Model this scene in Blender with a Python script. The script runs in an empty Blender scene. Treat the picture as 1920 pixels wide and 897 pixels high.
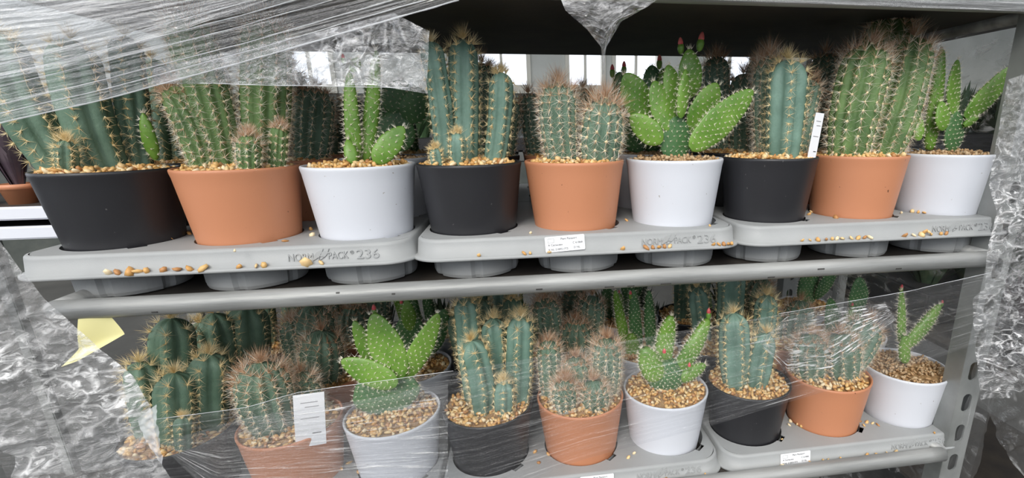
import bpy, bmesh, math, random
import numpy as np
from mathutils import Vector, Matrix, noise
random.seed(7); RNG = np.random.default_rng(7)
scene = bpy.context.scene
C = scene.collection
W, H = 1920, 897
PI = math.pi

# ---------------------------------------------------------------- camera
CAM = np.array([-.08322, -.67031, .13235]); YAW, PIT, ROL = .15128, -.27513, -.008926
FOC, SX, SY = .47329, .077207, .023007
_F = np.array([math.sin(YAW)*math.cos(PIT), math.cos(YAW)*math.cos(PIT), math.sin(PIT)])
_R = np.array([math.cos(YAW), -math.sin(YAW), 0.]); _U = np.cross(_R, _F)
_c, _s = math.cos(ROL), math.sin(ROL)
_R, _U = _c*_R+_s*_U, -_s*_R+_c*_U
cam = bpy.data.cameras.new('camera'); camo = bpy.data.objects.new('camera', cam); C.objects.link(camo)
cam.sensor_fit = 'HORIZONTAL'; cam.sensor_width = 36; cam.lens = FOC*36
cam.shift_x = -SX; cam.shift_y = SY; cam.clip_start = .01
camo.matrix_world = Matrix(((_R[0], _U[0], -_F[0], CAM[0]), (_R[1], _U[1], -_F[1], CAM[1]), (_R[2], _U[2], -_F[2], CAM[2]), (0, 0, 0, 1)))
scene.camera = camo

def at(u, v, Y=None, Z=None):
    """point of the place seen at pixel (u, v) on the plane y=Y or z=Z"""
    d = _F+_R*(u-W/2-W*SX)/(FOC*W)-_U*(v-H/2-W*SY)/(FOC*W)
    t = (Y-CAM[1])/d[1] if Y is not None else (Z-CAM[2])/d[2]
    return CAM+t*d
def px_size(p):
    return float(np.dot(np.asarray(p)-CAM, _F))/(FOC*W)      # metres per pixel at p
def at_uz(u, Y, Z):
    """point on y=Y, z=Z whose image column is u"""
    v = 400.
    for _ in range(12):
        p = at(u, v, Y=Y)
        v += (p[2]-Z)/px_size(p)
    p = at(u, v, Y=Y); p[2] = Z
    return p

# ---------------------------------------------------------------- world and light
wd = bpy.data.worlds.new('overcast_sky'); scene.world = wd; wd.use_nodes = True
nt = wd.node_tree; bg = nt.nodes['Background']
tc = nt.nodes.new('ShaderNodeTexCoord'); sp = nt.nodes.new('ShaderNodeSeparateXYZ'); rp = nt.nodes.new('ShaderNodeValToRGB')
nt.links.new(tc.outputs['Generated'], sp.inputs[0]); nt.links.new(sp.outputs['Z'], rp.inputs[0]); nt.links.new(rp.outputs[0], bg.inputs[0])
rp.color_ramp.elements[0].position = 0.; rp.color_ramp.elements[0].color = (.72, .78, .88, 1)
rp.color_ramp.elements[1].position = .7; rp.color_ramp.elements[1].color = (1., 1., 1., 1)
bg.inputs[1].default_value = 2.05
sun = bpy.data.lights.new('hazy_sun', 'SUN'); sun.energy = 2.1; sun.angle = math.radians(25); sun.color = (1, .96, .9)
suno = bpy.data.objects.new('hazy_sun', sun); C.objects.link(suno)
suno.rotation_euler = Vector((-.32, -.80, .62)).to_track_quat('Z', 'Y').to_euler()
scene.view_settings.view_transform = 'Standard'; scene.view_settings.look = 'None'
scene.view_settings.gamma = 1; scene.view_settings.use_curve_mapping = False
scene.view_settings.exposure = .0
try:
    scene.cycles.transparent_max_bounces = 24; scene.cycles.max_bounces = 6
except Exception: pass

# ---------------------------------------------------------------- materials
def node(nt, t, **k):
    n = nt.nodes.new(t)
    for a, b in k.items(): setattr(n, a, b)
    return n
def material(name, col, rough=.5, spec=.5, metal=0, var=None, vscale=40, bump=0, bscale=200, island=None, sss=0, coat=0, stretch=None):
    m = bpy.data.materials.new(name); m.use_nodes = True; nt = m.node_tree
    b = nt.nodes['Principled BSDF']; L = nt.links.new
    b.inputs['Base Color'].default_value = (*col, 1); b.inputs['Roughness'].default_value = rough
    b.inputs['Metallic'].default_value = metal; b.inputs['Specular IOR Level'].default_value = spec
    if coat: b.inputs['Coat Weight'].default_value = coat
    if sss:
        b.inputs['Subsurface Weight'].default_value = sss; b.inputs['Subsurface Scale'].default_value = .004
        b.inputs['Subsurface Radius'].default_value = (.6, 1, .3)
    g = node(nt, 'ShaderNodeTexCoord')
    vec = g.outputs['Object']
    if stretch:
        mp = node(nt, 'ShaderNodeMapping'); mp.inputs['Scale'].default_value = stretch; L(vec, mp.inputs[0]); vec = mp.outputs[0]
    if island:
        ge = node(nt, 'ShaderNodeNewGeometry'); oi = node(nt, 'ShaderNodeObjectInfo'); ad = node(nt, 'ShaderNodeMath', operation='ADD'); fr = node(nt, 'ShaderNodeMath', operation='FRACT')
        L(ge.outputs['Random Per Island'], ad.inputs[0]); L(oi.outputs['Random'], ad.inputs[1]); L(ad.outputs[0], fr.inputs[0])
        r = node(nt, 'ShaderNodeValToRGB'); r.color_ramp.interpolation = 'CONSTANT'
        cr = r.color_ramp
        while len(cr.elements) < len(island): cr.elements.new(.5)
        for i, c in enumerate(island): cr.elements[i].position = i/len(island); cr.elements[i].color = (*c, 1)
        L(fr.outputs[0], r.inputs[0]); src = r.outputs[0]
        n = node(nt, 'ShaderNodeTexNoise'); n.inputs['Scale'].default_value = 300; L(vec, n.inputs['Vector'])
        mx = node(nt, 'ShaderNodeMix', data_type='RGBA', blend_type='MULTIPLY'); mx.inputs[0].default_value = .15
        L(src, mx.inputs[6]); L(n.outputs['Fac'], mx.inputs[7]); L(mx.outputs[2], b.inputs['Base Color'])
    elif var:
        n = node(nt, 'ShaderNodeTexNoise'); n.inputs['Scale'].default_value = vscale; n.inputs['Detail'].default_value = 5; L(vec, n.inputs['Vector'])
        r = node(nt, 'ShaderNodeValToRGB'); r.color_ramp.elements[0].position = .35; r.color_ramp.elements[1].position = .68
        r.color_ramp.elements[0].color = (*col, 1); r.color_ramp.elements[1].color = (*var, 1)
        L(n.outputs['Fac'], r.inputs[0]); L(r.outputs[0], b.inputs['Base Color'])
    if bump:
        n2 = node(nt, 'ShaderNodeTexNoise'); n2.inputs['Scale'].default_value = bscale; L(vec, n2.inputs['Vector'])
        bp = node(nt, 'ShaderNodeBump'); bp.inputs['Strength'].default_value = bump; bp.inputs['Distance'].default_value = .002
        L(n2.outputs['Fac'], bp.inputs['Height']); L(bp.outputs[0], b.inputs['Normal'])
    return m
def pot_material(name, col, dark, rough, spec):
    """moulded plastic with a few dark pits and scuffs"""
    m = material(name, col, rough, spec, bump=.05, bscale=900); nt = m.node_tree; L = nt.links.new; b = nt.nodes['Principled BSDF']
    tc = node(nt, 'ShaderNodeTexCoord'); oi = node(nt, 'ShaderNodeObjectInfo'); ad = node(nt, 'ShaderNodeVectorMath', operation='ADD')
    L(tc.outputs['Object'], ad.inputs[0]); L(oi.outputs['Location'], ad.inputs[1])
    v = node(nt, 'ShaderNodeTexNoise'); v.inputs['Scale'].default_value = 170; v.inputs['Detail'].default_value = 2; L(ad.outputs[0], v.inputs['Vector'])
    r = node(nt, 'ShaderNodeValToRGB'); r.color_ramp.elements[0].position = .74; r.color_ramp.elements[1].position = .79
    r.color_ramp.elements[0].color = (*col, 1); r.color_ramp.elements[1].color = (*dark, 1)
    L(v.outputs['Fac'], r.inputs[0]); L(r.outputs[0], b.inputs['Base Color'])
    return m
def film_material(name, gloss, haze, streak, scale, rough=.12, bump=.5, lo=.5, hi=.72, tint=(1, 1, 1), iso=0, dist=.004, crease=0):
    """clear stretch film: transmits, mirrors the daylight, and has white diffuse streaks for milky folds and painted glints"""
    m = bpy.data.materials.new(name); m.use_nodes = True; nt = m.node_tree; L = nt.links.new
    nt.nodes.remove(nt.nodes['Principled BSDF']); out = nt.nodes['Material Output']
    uv = node(nt, 'ShaderNodeUVMap'); mp = node(nt, 'ShaderNodeMapping'); mp.inputs['Scale'].default_value = (*scale, 1); L(uv.outputs[0], mp.inputs[0])
    n = node(nt, 'ShaderNodeTexNoise'); n.inputs['Scale'].default_value = 1; n.inputs['Detail'].default_value = 6; n.inputs['Roughness'].default_value = .62; L(mp.outputs[0], n.inputs['Vector'])
    n.inputs['Distortion'].default_value = iso
    r = node(nt, 'ShaderNodeMapRange'); r.inputs[1].default_value = lo; r.inputs[2].default_value = hi; L(n.outputs['Fac'], r.inputs[0])
    rsrc = r.outputs[0]; hsrc = n.outputs['Fac']
    if crease:                                                 # sharp crossing crease lines of crumpled film
        nd = node(nt, 'ShaderNodeTexNoise'); nd.inputs['Scale'].default_value = crease*.8; L(uv.outputs[0], nd.inputs['Vector'])
        vm = node(nt, 'ShaderNodeVectorMath', operation='MULTIPLY_ADD'); L(nd.outputs['Color'], vm.inputs[0]); vm.inputs[1].default_value = (.9/crease,)*3; L(uv.outputs[0], vm.inputs[2])
        vo = node(nt, 'ShaderNodeTexVoronoi', feature='DISTANCE_TO_EDGE'); vo.inputs['Scale'].default_value = crease; L(vm.outputs[0], vo.inputs['Vector'])
        vr = node(nt, 'ShaderNodeMapRange'); vr.inputs[1].default_value = .10; vr.inputs[2].default_value = .0; vr.inputs[4].default_value = .8; L(vo.outputs['Distance'], vr.inputs[0])
        mxm = node(nt, 'ShaderNodeMath', operation='MAXIMUM'); L(r.outputs[0], mxm.inputs[0]); L(vr.outputs[0], mxm.inputs[1]); rsrc = mxm.outputs[0]
        ad = node(nt, 'ShaderNodeMath', operation='ADD'); L(n.outputs['Fac'], ad.inputs[0]); L(vo.outputs['Distance'], ad.inputs[1]); hsrc = ad.outputs[0]
    mp2 = node(nt, 'ShaderNodeMapping'); mp2.inputs['Scale'].default_value = (9, 11, 1); L(uv.outputs[0], mp2.inputs[0])
    n2 = node(nt, 'ShaderNodeTexNoise'); n2.inputs['Scale'].default_value = 1; L(mp2.outputs[0], n2.inputs['Vector'])
    r2 = node(nt, 'ShaderNodeMapRange'); r2.inputs[1].default_value = .36; r2.inputs[2].default_value = .64; L(n2.outputs['Fac'], r2.inputs[0])
    s0 = node(nt, 'ShaderNodeMath', operation='MULTIPLY'); L(rsrc, s0.inputs[0]); L(r2.outputs[0], s0.inputs[1])
    s = node(nt, 'ShaderNodeMath', operation='MULTIPLY_ADD'); L(s0.outputs[0], s.inputs[0]); s.inputs[1].default_value = streak; s.inputs[2].default_value = haze
    bp = node(nt, 'ShaderNodeBump'); bp.inputs['Strength'].default_value = bump; bp.inputs['Distance'].default_value = dist; L(hsrc, bp.inputs['Height'])
    tr = node(nt, 'ShaderNodeBsdfTransparent'); tr.inputs[0].default_value = (.985, .99, 1, 1)
    gl = node(nt, 'ShaderNodeBsdfGlossy'); gl.inputs['Roughness'].default_value = rough; L(bp.outputs[0], gl.inputs['Normal'])
    df = node(nt, 'ShaderNodeBsdfDiffuse'); df.inputs[0].default_value = (*[.92*c for c in tint], 1); L(bp.outputs[0], df.inputs['Normal'])
    lw = node(nt, 'ShaderNodeLayerWeight'); lw.inputs[0].default_value = .35; L(bp.outputs[0], lw.inputs['Normal'])
    gf = node(nt, 'ShaderNodeMath', operation='MULTIPLY_ADD'); L(lw.outputs['Fresnel'], gf.inputs[0]); gf.inputs[1].default_value = gloss*2; 
    gg = node(nt, 'ShaderNodeMath', operation='MULTIPLY_ADD'); L(s0.outputs[0], gg.inputs[0]); gg.inputs[1].default_value = gloss*1.5; gg.inputs[2].default_value = gloss*.5
    L(gg.outputs[0], gf.inputs[2]); gf.use_clamp = True
    m1 = node(nt, 'ShaderNodeMixShader'); m2 = node(nt, 'ShaderNodeMixShader')
    s.use_clamp = True
    L(s.outputs[0], m1.inputs[0]); L(tr.outputs[0], m1.inputs[1]); L(df.outputs[0], m1.inputs[2])
    L(gf.outputs[0], m2.inputs[0]); L(m1.outputs[0], m2.inputs[1]); L(gl.outputs[0], m2.inputs[2])
    L(m2.outputs[0], out.inputs[0])
    return m

M = {}
M['black'] = pot_material('charcoal_pot_plastic', (.019, .019, .022), (.09, .09, .09), .40, .55)
M['terracotta'] = pot_material('terracotta_pot_plastic', (.56, .235, .12), (.16, .06, .03), .46, .5)
M['white'] = pot_material('white_pot_plastic', (.68, .70, .75), (.35, .33, .3), .4, .5)
M['tray'] = material('grey_recycled_tray_plastic', (.36, .37, .37), .5, .45, var=(.31, .32, .32), vscale=9, bump=.08, bscale=700)
M['blue'] = material('blue_green_cactus_skin', (.105, .19, .145), .5, .4, var=(.20, .325, .26), vscale=28, bump=.25, bscale=300)
M['green'] = material('mid_green_cactus_skin', (.085, .155, .055), .55, .35, var=(.16, .26, .09), vscale=35, bump=.25, bscale=350)
M['teal'] = material('dull_green_cactus_skin', (.085, .15, .10), .55, .35, var=(.15, .24, .17), vscale=35, bump=.25, bscale=350)
M['pear'] = material('prickly_pear_skin', (.105, .235, .03), .38, .5, var=(.20, .36, .06), vscale=30, bump=.2, bscale=260)
M['pear_old'] = material('prickly_pear_old_skin', (.05, .13, .05), .45, .45, var=(.09, .21, .07), vscale=30, bump=.2, bscale=260)
M['gold'] = material('golden_spine', (.80, .60, .28), .5, var=(.92, .80, .52), vscale=60)
M['pale'] = material('pale_spine', (.88, .80, .62), .5, var=(.95, .9, .8), vscale=60)
M['brown'] = material('brown_spine', (.50, .26, .14), .5, var=(.74, .50, .32), vscale=60)
M['areole'] = material('felted_areole', (.90, .76, .48), .9, .2)
M['areole_white'] = material('white_areole', (.85, .82, .62), .9, .2)
M['red'] = material('pink_red_bud', (.65, .07, .09), .45, var=(.8, .25, .2), vscale=120)
PEB = [(.78, .48, .18), (.62, .33, .10), (.86, .62, .31), (.70, .39, .13), (.80, .56, .27), (.48, .23, .08), (.88, .72, .46), (.72, .45, .17)]
PEB_DULL = [(.50, .33, .18), (.42, .26, .13), (.60, .44, .27), (.48, .30, .15), (.55, .40, .24)]
M['pebble'] = material('honey_gravel', (.7, .5, .3), .45, .5, island=PEB)
M['pebble_dull'] = material('brown_gravel', (.5, .35, .2), .6, .3, island=PEB_DULL)
M['soil'] = material('gravel_bed_base', (.34, .20, .09), .9, var=(.5, .32, .15), vscale=120, bump=.8, bscale=220)  # mottled brown bed under the pebbles
M['steel'] = material('worn_galvanised_steel', (.21, .215, .21), .42, .5, metal=.2, var=(.36, .365, .355), vscale=7, bump=.12, bscale=60, stretch=(1, 8, 8))
M['steel_post'] = material('zinc_post', (.22, .23, .22), .4, .5, metal=.3, var=(.36, .37, .36), vscale=12)
M['board'] = material('dark_ply_board', (.035, .03, .028), .6, var=(.06, .05, .04), vscale=14, bump=.1)
M['tag'] = material('white_label_card', (.85, .86, .88), .5)
M['ink'] = material('black_print', (.02, .02, .02), .6)
M['grey_ink'] = material('grey_print', (.35, .35, .36), .6)
M['yellow'] = material('yellow_paper', (.85, .78, .36), .6, var=(.9, .84, .42), vscale=20)
M['rust'] = material('dark_scuff_paint', (.06, .058, .055), .6)

# ---------------------------------------------------------------- helpers
def tag(o, label=None, cat=None, group=None, kind=None):
    if label: o['label'] = label
    if cat: o['category'] = cat
    if group: o['group'] = group
    if kind: o['kind'] = kind
    return o
def empty(name, loc, label, cat, group=None):
    o = bpy.data.objects.new(name, None); C.objects.link(o); o.location = loc; o.empty_display_size = .01
    return tag(o, label, cat, group)
def link(name, me, parent=None, loc=None):
    o = bpy.data.objects.new(name, me); C.objects.link(o)
    if parent is not None: o.parent = parent
    if loc is not None: o.location = loc
    return o
def np_mesh(name, V, F, mats, mi=None, smooth=True, uv=None):
    """V (n,3); F list of (m,k) index arrays; mats list; mi list of per-face material index arrays"""
    me = bpy.data.meshes.new(name); V = np.asarray(V, float)
    if isinstance(F, np.ndarray): F = [F]
    idx = np.concatenate([f.ravel() for f in F]).astype(np.int32)
    tot = np.concatenate([np.full(len(f), f.shape[1]) for f in F]).astype(np.int32)
    st = np.concatenate([[0], np.cumsum(tot)[:-1]]).astype(np.int32)
    me.vertices.add(len(V)); me.vertices.foreach_set('co', V.ravel().astype(np.float32))
    me.loops.add(len(idx)); me.loops.foreach_set('vertex_index', idx)
    me.polygons.add(len(tot)); me.polygons.foreach_set('loop_start', st)
    try: me.polygons.foreach_set('loop_total', tot)
    except Exception: pass
    for m in mats: me.materials.append(m)
    if mi is not None: me.polygons.foreach_set('material_index', np.asarray(mi, np.int32))
    me.polygons.foreach_set('use_smooth', np.full(len(tot), smooth))
    if uv is not None:
        l = me.uv_layers.new(name='UVMap'); l.data.foreach_set('uv', np.asarray(uv)[idx].ravel().astype(np.float32))
    me.update(calc_edges=True); me.validate()
    return me
def grid_faces(n, m, wrap=False):
    """n rows x m columns; wrap closes the columns"""
    i = np.arange(n-1)[:, None]; j = np.arange(m if wrap else m-1)[None, :]
    a = i*m+j; b = i*m+(j+1) % m
    return np.stack([a, b, b+m, a+m], -1).reshape(-1, 4)
def lathe(name, prof, mat, seg=64, smooth=True):
    P = np.array(prof); t = np.linspace(0, 2*PI, seg, endpoint=False)
    V = np.stack([P[:, 0, None]*np.cos(t), P[:, 0, None]*np.sin(t), np.repeat(P[:, 1, None], seg, 1)], -1).reshape(-1, 3)
    return np_mesh(name, V, grid_faces(len(P), seg, True), [mat], smooth=smooth)
def box_mesh(name, x0, x1, y0, y1, z0, z1, mat, bev=.0):
    bm = bmesh.new(); bmesh.ops.create_cube(bm, size=1)
    bmesh.ops.scale(bm, vec=(x1-x0, y1-y0, z1-z0), verts=bm.verts); bmesh.ops.translate(bm, vec=((x0+x1)/2, (y0+y1)/2, (z0+z1)/2), verts=bm.verts)
    if bev: bmesh.ops.bevel(bm, geom=bm.edges[:], offset=bev, segments=2, affect='EDGES')
    me = bpy.data.meshes.new(name); bm.to_mesh(me); bm.free(); me.materials.append(mat); return me
def tube_mesh(name, pts, r, mat, seg=12, sq=None):
    pts = [np.asarray(p, float) for p in pts]; V = []
    for i, p in enumerate(pts):
        t = pts[min(i+1, len(pts)-1)]-pts[max(i-1, 0)]; t /= np.linalg.norm(t)
        a = np.cross(t, [0, 0, 1.]); a = a/np.linalg.norm(a) if np.linalg.norm(a) > 1e-4 else np.array([1., 0, 0]); b = np.cross(a, t)
        rr = r[i] if isinstance(r, (list, tuple, np.ndarray)) else r
        for k in range(seg):
            w = 2*PI*k/seg; V.append(p+rr*(math.cos(w)*a+math.sin(w)*b*(sq or 1)))
    F = [grid_faces(len(pts), seg, True)]
    F += [np.arange(seg)[None, ::-1], np.arange(seg)[None, :]+seg*(len(pts)-1)]
    return np_mesh(name, V, F, [mat])
def curve_fill(name, loops, mat, thick=0., bevel=0.):
    """flat sheet from closed outlines; inner loops become holes"""
    cu = bpy.data.curves.new('tmp', 'CURVE'); cu.dimensions = '2D'; cu.fill_mode = 'BOTH'; cu.extrude = thick; cu.bevel_depth = bevel
    for lp in loops:
        s = cu.splines.new('POLY'); s.points.add(len(lp)-1)
        for i, (x, y) in enumerate(lp): s.points[i].co = (x, y, 0, 1)
        s.use_cyclic_u = True
    o = bpy.data.objects.new('tmp', cu); me = bpy.data.meshes.new_from_object(o); bpy.data.objects.remove(o); bpy.data.curves.remove(cu)
    me.name = name; me.materials.clear(); me.materials.append(mat); return me
def text_mesh(name, txt, size, mat, extr=0., bev=0., xs=1.):
    cu = bpy.data.curves.new('tmp', 'FONT'); cu.body = txt; cu.size = size; cu.extrude = extr; cu.bevel_depth = bev; cu.resolution_u = 3
    o = bpy.data.objects.new('tmp', cu); me = bpy.data.meshes.new_from_object(o); bpy.data.objects.remove(o); bpy.data.curves.remove(cu)
    me.transform(Matrix.Diagonal((xs, 1, 1, 1))); me.name = name; me.materials.clear(); me.materials.append(mat); return me
def rrect(x0, x1, y0, y1, r, n=8):
    out = []
    for cx, cy, a in ((x1-r, y1-r, 0), (x0+r, y1-r, 90), (x0+r, y0+r, 180), (x1-r, y0+r, 270)):
        for k in range(n+1):
            w = math.radians(a+90*k/n); out.append((cx+r*math.cos(w), cy+r*math.sin(w)))
    return out

# ================================================================ SETTING
def struct(name, me, loc=None):
    o = link(name, me, None, loc); o['kind'] = 'structure'; return o
m_floor = material('grey_concrete_floor', (.07, .07, .068), .6, var=(.11, .11, .105), vscale=3, bump=.3, bscale=30)
struct('floor', box_mesh('floor', -6, 6, -5, 6, -1.25, -1.2, m_floor))
m_wall = material('pale_greenhouse_wall', (.55, .56, .52), .7, var=(.48, .49, .45), vscale=4)
m_dark = material('dark_green_wall_base', (.06, .07, .065), .7, var=(.1, .11, .1), vscale=5)
struct('wall_back', box_mesh('wall_back', -6, 6, 4.5, 4.6, -1.2, .45, m_dark))
struct('added_wall_left', box_mesh('added_wall_left', -6.1, -6, -5, 6, -1.2, -.3, m_dark)); struct('added_wall_right', box_mesh('added_wall_right', 6, 6.1, -5, 6, -1.2, 3, m_dark))  # side walls added to darken the rear; left kept low for side light
struct('added_wall_front', box_mesh('added_wall_front', -6, 6, -5.1, -5, -1.2, .5, m_dark))  # unseen wall, added so the film mirrors a dark-to-bright edge
struct('added_wall_back_upper', box_mesh('added_wall_back_upper', -6, 6, 4.5, 4.6, 1.5, 3, m_dark))  # added above the windows to cut daylight from behind
struct('added_ceiling', box_mesh('added_ceiling', -6, 6, .9, 4.6, 2.85, 3, m_dark))  # unseen, added to keep daylight off the back rows
m_frame = material('beige_window_frame', (.62, .6, .52), .5)
glassm = bpy.data.materials.new('clear_glass'); glassm.use_nodes = True
_n = glassm.node_tree; _n.nodes.remove(_n.nodes['Principled BSDF'])
_t = _n.nodes.new('ShaderNodeBsdfTransparent'); _g = _n.nodes.new('ShaderNodeBsdfGlossy'); _g.inputs[1].default_value = .02; _m = _n.nodes.new('ShaderNodeMixShader'); _m.inputs[0].default_value = .08
_n.links.new(_t.outputs[0], _m.inputs[1]); _n.links.new(_g.outputs[0], _m.inputs[2]); _n.links.new(_m.outputs[0], _n.nodes['Material Output'].inputs[0])
# far wall above the dark base: windows between pale piers
spans = [(at(a_, 130, Y=4.5)[0], at(b_, 130, Y=4.5)[0]) for a_, b_ in ((530, 628), (885, 995), (1060, 1135), (1147, 1238), (1322, 1414), (1500, 1580))]
edge = [-6]+[v for sp_ in spans for v in sp_]+[6]
for i in range(0, len(edge), 2):
    struct('trim_%d' % (10+i//2), box_mesh('pier', edge[i], edge[i+1], 4.5, 4.6, .45, 1.5, m_wall))
for i, (x0, x1) in enumerate(spans):
    fr = curve_fill('window_%d' % (i+1), [rrect(x0, x1, .45, 1.5, .005, 1), rrect(x0+.04, x1-.04, .53, 1.46, .005, 1)[::-1]], m_frame, thick=.04)
    w = struct('window_%d' % (i+1), fr); w.rotation_euler = (PI/2, 0, 0); w.location = (0, 4.52, 0)
    p = link('window_pane', box_mesh('pane', x0+.04, x1-.04, .53, 1.46, -.004, .004, glassm), w)
    link('glazing_bar', box_mesh('glazing_bar', (x0+x1)/2-.012, (x0+x1)/2+.012, .53, 1.46, -.02, .02, m_frame), w)
m_beam = material('added_galvanised_beam', (.3, .31, .31), .5, metal=.3)
for i in range(7):                                             # unseen roof beams, added for contrast in the film reflections
    x = -4.5+i*1.5
    struct('trim_%d' % (i+1), box_mesh('added_roof_beam', x-.06, x+.06, -5, 4.5, 2.6, 2.78, m_beam))

# ================================================================ TROLLEY
ZR = -.3718+.0448                                              # drop from one shelf to the next
DZ = -.3596                                                    # drop from tray top to tray top
XL, XR, YF, YB = -.585, .575, -.095, .44
def trolley_shelf(z, label, x0=XL, x1=XR, scuffs=True, rear=True, bz=-.0135):
    """z: top of the front rail"""
    t = empty('trolley_shelf', ((x0+x1)/2, (YF+YB)/2, z-.011), label, 'shelf', 'shelves of the plant trolley')
    ox, oy, oz = t.location
    for nm, y in (('front_rail', YF), ('rear_rail', YB))[:2 if rear else 1]:
        n = 40; pts = [(x0+(x1-x0)*i/n-ox, y-oy, 0) for i in range(n+1)]
        link(nm, tube_mesh(nm, pts, .0113, M['steel'], 20), t)
    for x in (x0, x1):
        link('side_rail', tube_mesh('side_rail', [(x-ox, YF-oy, 0), (x-ox, YB-oy, 0)], .0105, M['steel'], 16), t)
    b = link('board', box_mesh('board', x0-ox+.006, x1-ox-.006, YF-oy+.012, YB-oy-.008, .011+bz-.0075, .011+bz, M['board'], .001), t)
    if scuffs:
        for (u, dv, w) in SCUFF:
            p = at_uz(u, YF, z-.011)
            k = link('paint_chip', box_mesh('paint_chip', -w/2, w/2, -.0006, .0004, -.0009, .0011, M['rust'], .0003), t)
            a = math.radians(dv); k.location = (p[0]-ox, YF-oy-.01125*math.cos(a), .01125*math.sin(a)); k.rotation_euler = (-a, 0, 0)
    return t
SCUFF = [(640, 30, .004), (1010, -20, .008), (1140, -35, .012), (1180, -38, .009), (1245, -36, .014), (1440, -32, .01), (1530, 10, .010), (300, -25, .006), (742, 5, .004), (1675, -20, .009)]
trolley_shelf(.285, 'top galvanised shelf with dark board seen from below above the tall cacti', x1=.62, scuffs=False, rear=False, bz=0)
trolley_shelf(-.0448, 'middle galvanised shelf with worn round front rail below the upper trays', x1=.585)
trolley_shelf(-.3718, 'lowest visible galvanised shelf under the lower trays', x1=.575, scuffs=False)

def post(x, y, label):
    t = empty('trolley_post', (x, y, -1.2), label, 'post', 'corner posts of the plant trolley')
    holes = []
    for k in range(34):
        zc = .06+k*.056
        holes.append([(px_+0, zc+py_) for px_, py_ in rrect(-.008, .008, -.016, .016, .0078, 5)][::-1])
    me = curve_fill('perforated_face', [rrect(-.019, .019, 0, 1.95, .002, 2)]+holes, M['steel_post'], thick=.0012)
    me.transform(Matrix.Rotation(PI/2, 4, 'X')); link('perforated_face', me, t)
    for sx in (-1, 1):
        link('side_flange', box_mesh('side_flange', sx*.019-.0012, sx*.019+.0012, -.0012, .03, 0, 1.95, M['steel_post'], .0004), t)
    return t
post(.612, -.083, 'perforated galvanised front post at the right end of the trolley')
post(.612, .44, 'perforated galvanised rear post at the right end of the trolley')
post(-.76, -.075, 'perforated galvanised front post at the left end of the trolley')

# ================================================================ TRAYS
S, G = .14226, -.00424
def potx(i): return (i-4)*S+(i//3-1)*G
ZLIP = -.0205
PR = .0675; PB = .0568; PH = .0881
def tray_meshes():
    cx = [-S, 0, S]; cy = [0, S]
    x0, x1, y0, y1 = -.2085, .2085, -.0775, S+.0755
    def hole(a, b, notch):
        o = []; r = .0588
        for k in range(48):
            w = 2*PI*k/48; o.append((a+r*math.cos(w), b+r*math.sin(w)))
        # finger notch cut into the rim of the well on the front right
        k0 = 41
        o[k0:k0+2] = [(a+r*math.cos(2*PI*(k0-.6)/48), b+r*math.sin(2*PI*(k0-.6)/48)),
                      (a+.0655*math.cos(2*PI*(k0-.4)/48), b+.0655*math.sin(2*PI*(k0-.4)/48)),
                      (a+.0655*math.cos(2*PI*(k0+1.6)/48), b+.0655*math.sin(2*PI*(k0+1.6)/48)),
                      (a+r*math.cos(2*PI*(k0+1.8)/48), b+r*math.sin(2*PI*(k0+1.8)/48))]
        return o[::-1]
    rr = .032
    top = curve_fill('tray_top', [rrect(x0+.004, x1-.004, y0+.004, y1-.004, rr, 10)]+[hole(a, b, 1) for a in cx for b in cy], M['tray'], thick=.0007)
    # wall and lip: profile swept round the rounded rectangle
    prof = [(-.0045, .0007), (-.002, .0003), (-.0006, -.0012), (.0000, -.0035), (.0022, ZLIP), (.0065, ZLIP-.0005), (.0082, ZLIP-.0015), (.0082, ZLIP-.0042), (.0068, ZLIP-.005), (.006, ZLIP-.003), (.0018, ZLIP-.002), (-.0012, -.005), (-.004, -.001)]
    V = []
    for d, z in prof:
        V += [(x, y, z) for x, y in rrect(x0-d, x1+d, y0-d, y1+d, rr+d, 10)]
    m = len(rrect(0, 1, 0, 1, .1, 10))
    wall = np_mesh('tray_wall', V, grid_faces(len(prof), m, True), [M['tray']])
    # cup: fluted truncated cone with a stiffening groove and a rounded foot
    seg = 72; zs = [(-.0007, .0592), (-.02, .0585), (-.052, .0568), (-.0562, .0552), (-.0580, .051), (-.0580, .001)]
    V = []
    for z, r in zs:
        for k in range(seg):
            w = 2*PI*k/seg; a = (w/(2*PI)*6) % 1
            g = 1-.055*(1 if a < .16 else 0)*(1 if z > -.057 else .6)
            if z > -.001: g = 1
            V.append((r*g*math.cos(w+.55), r*g*math.sin(w+.55), z))
    cup = np_mesh('cup', V, grid_faces(len(zs), seg, True), [M['tray']], smooth=False)
    return top, wall, cup
TTOP, TWALL, TCUP = tray_meshes()
def leaf_mesh():
    loops = []
    for dx in (0, .0065):
        a = [(dx-.006+.012*t+.0022*math.sin(PI*t), -.006+.013*t-.0012*math.sin(PI*t)) for t in np.linspace(0, 1, 9)]
        b = [(dx-.006+.012*t-.0022*math.sin(PI*t), -.006+.013*t+.0022*math.sin(PI*t)) for t in np.linspace(1, 0, 9)][1:-1]
        loops.append(a+b)
    return curve_fill('leaf_emblem', loops, M['tray'], thick=.0006, bevel=.0002)
def fit_text(txt, w, h):
    me = text_mesh('lettering', txt, .02, M['tray'], .0006, .00012)
    co = np.array([v.co[:] for v in me.vertices]); lo, hi = co.min(0), co.max(0)
    me.transform(Matrix.Diagonal((w/(hi[0]-lo[0]), h/(hi[1]-lo[1]), 1, 1)) @ Matrix.Translation((-lo[0], -lo[1], 0))); return me
T_NORM = fit_text('NORM', .0270, .0085); T_PACK = fit_text('PACK', .0225, .0085); T_REG = fit_text('\u00ae', .0042, .0042); T_NUM = fit_text('236', .0255, .0112)
LEAF = leaf_mesh()
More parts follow.
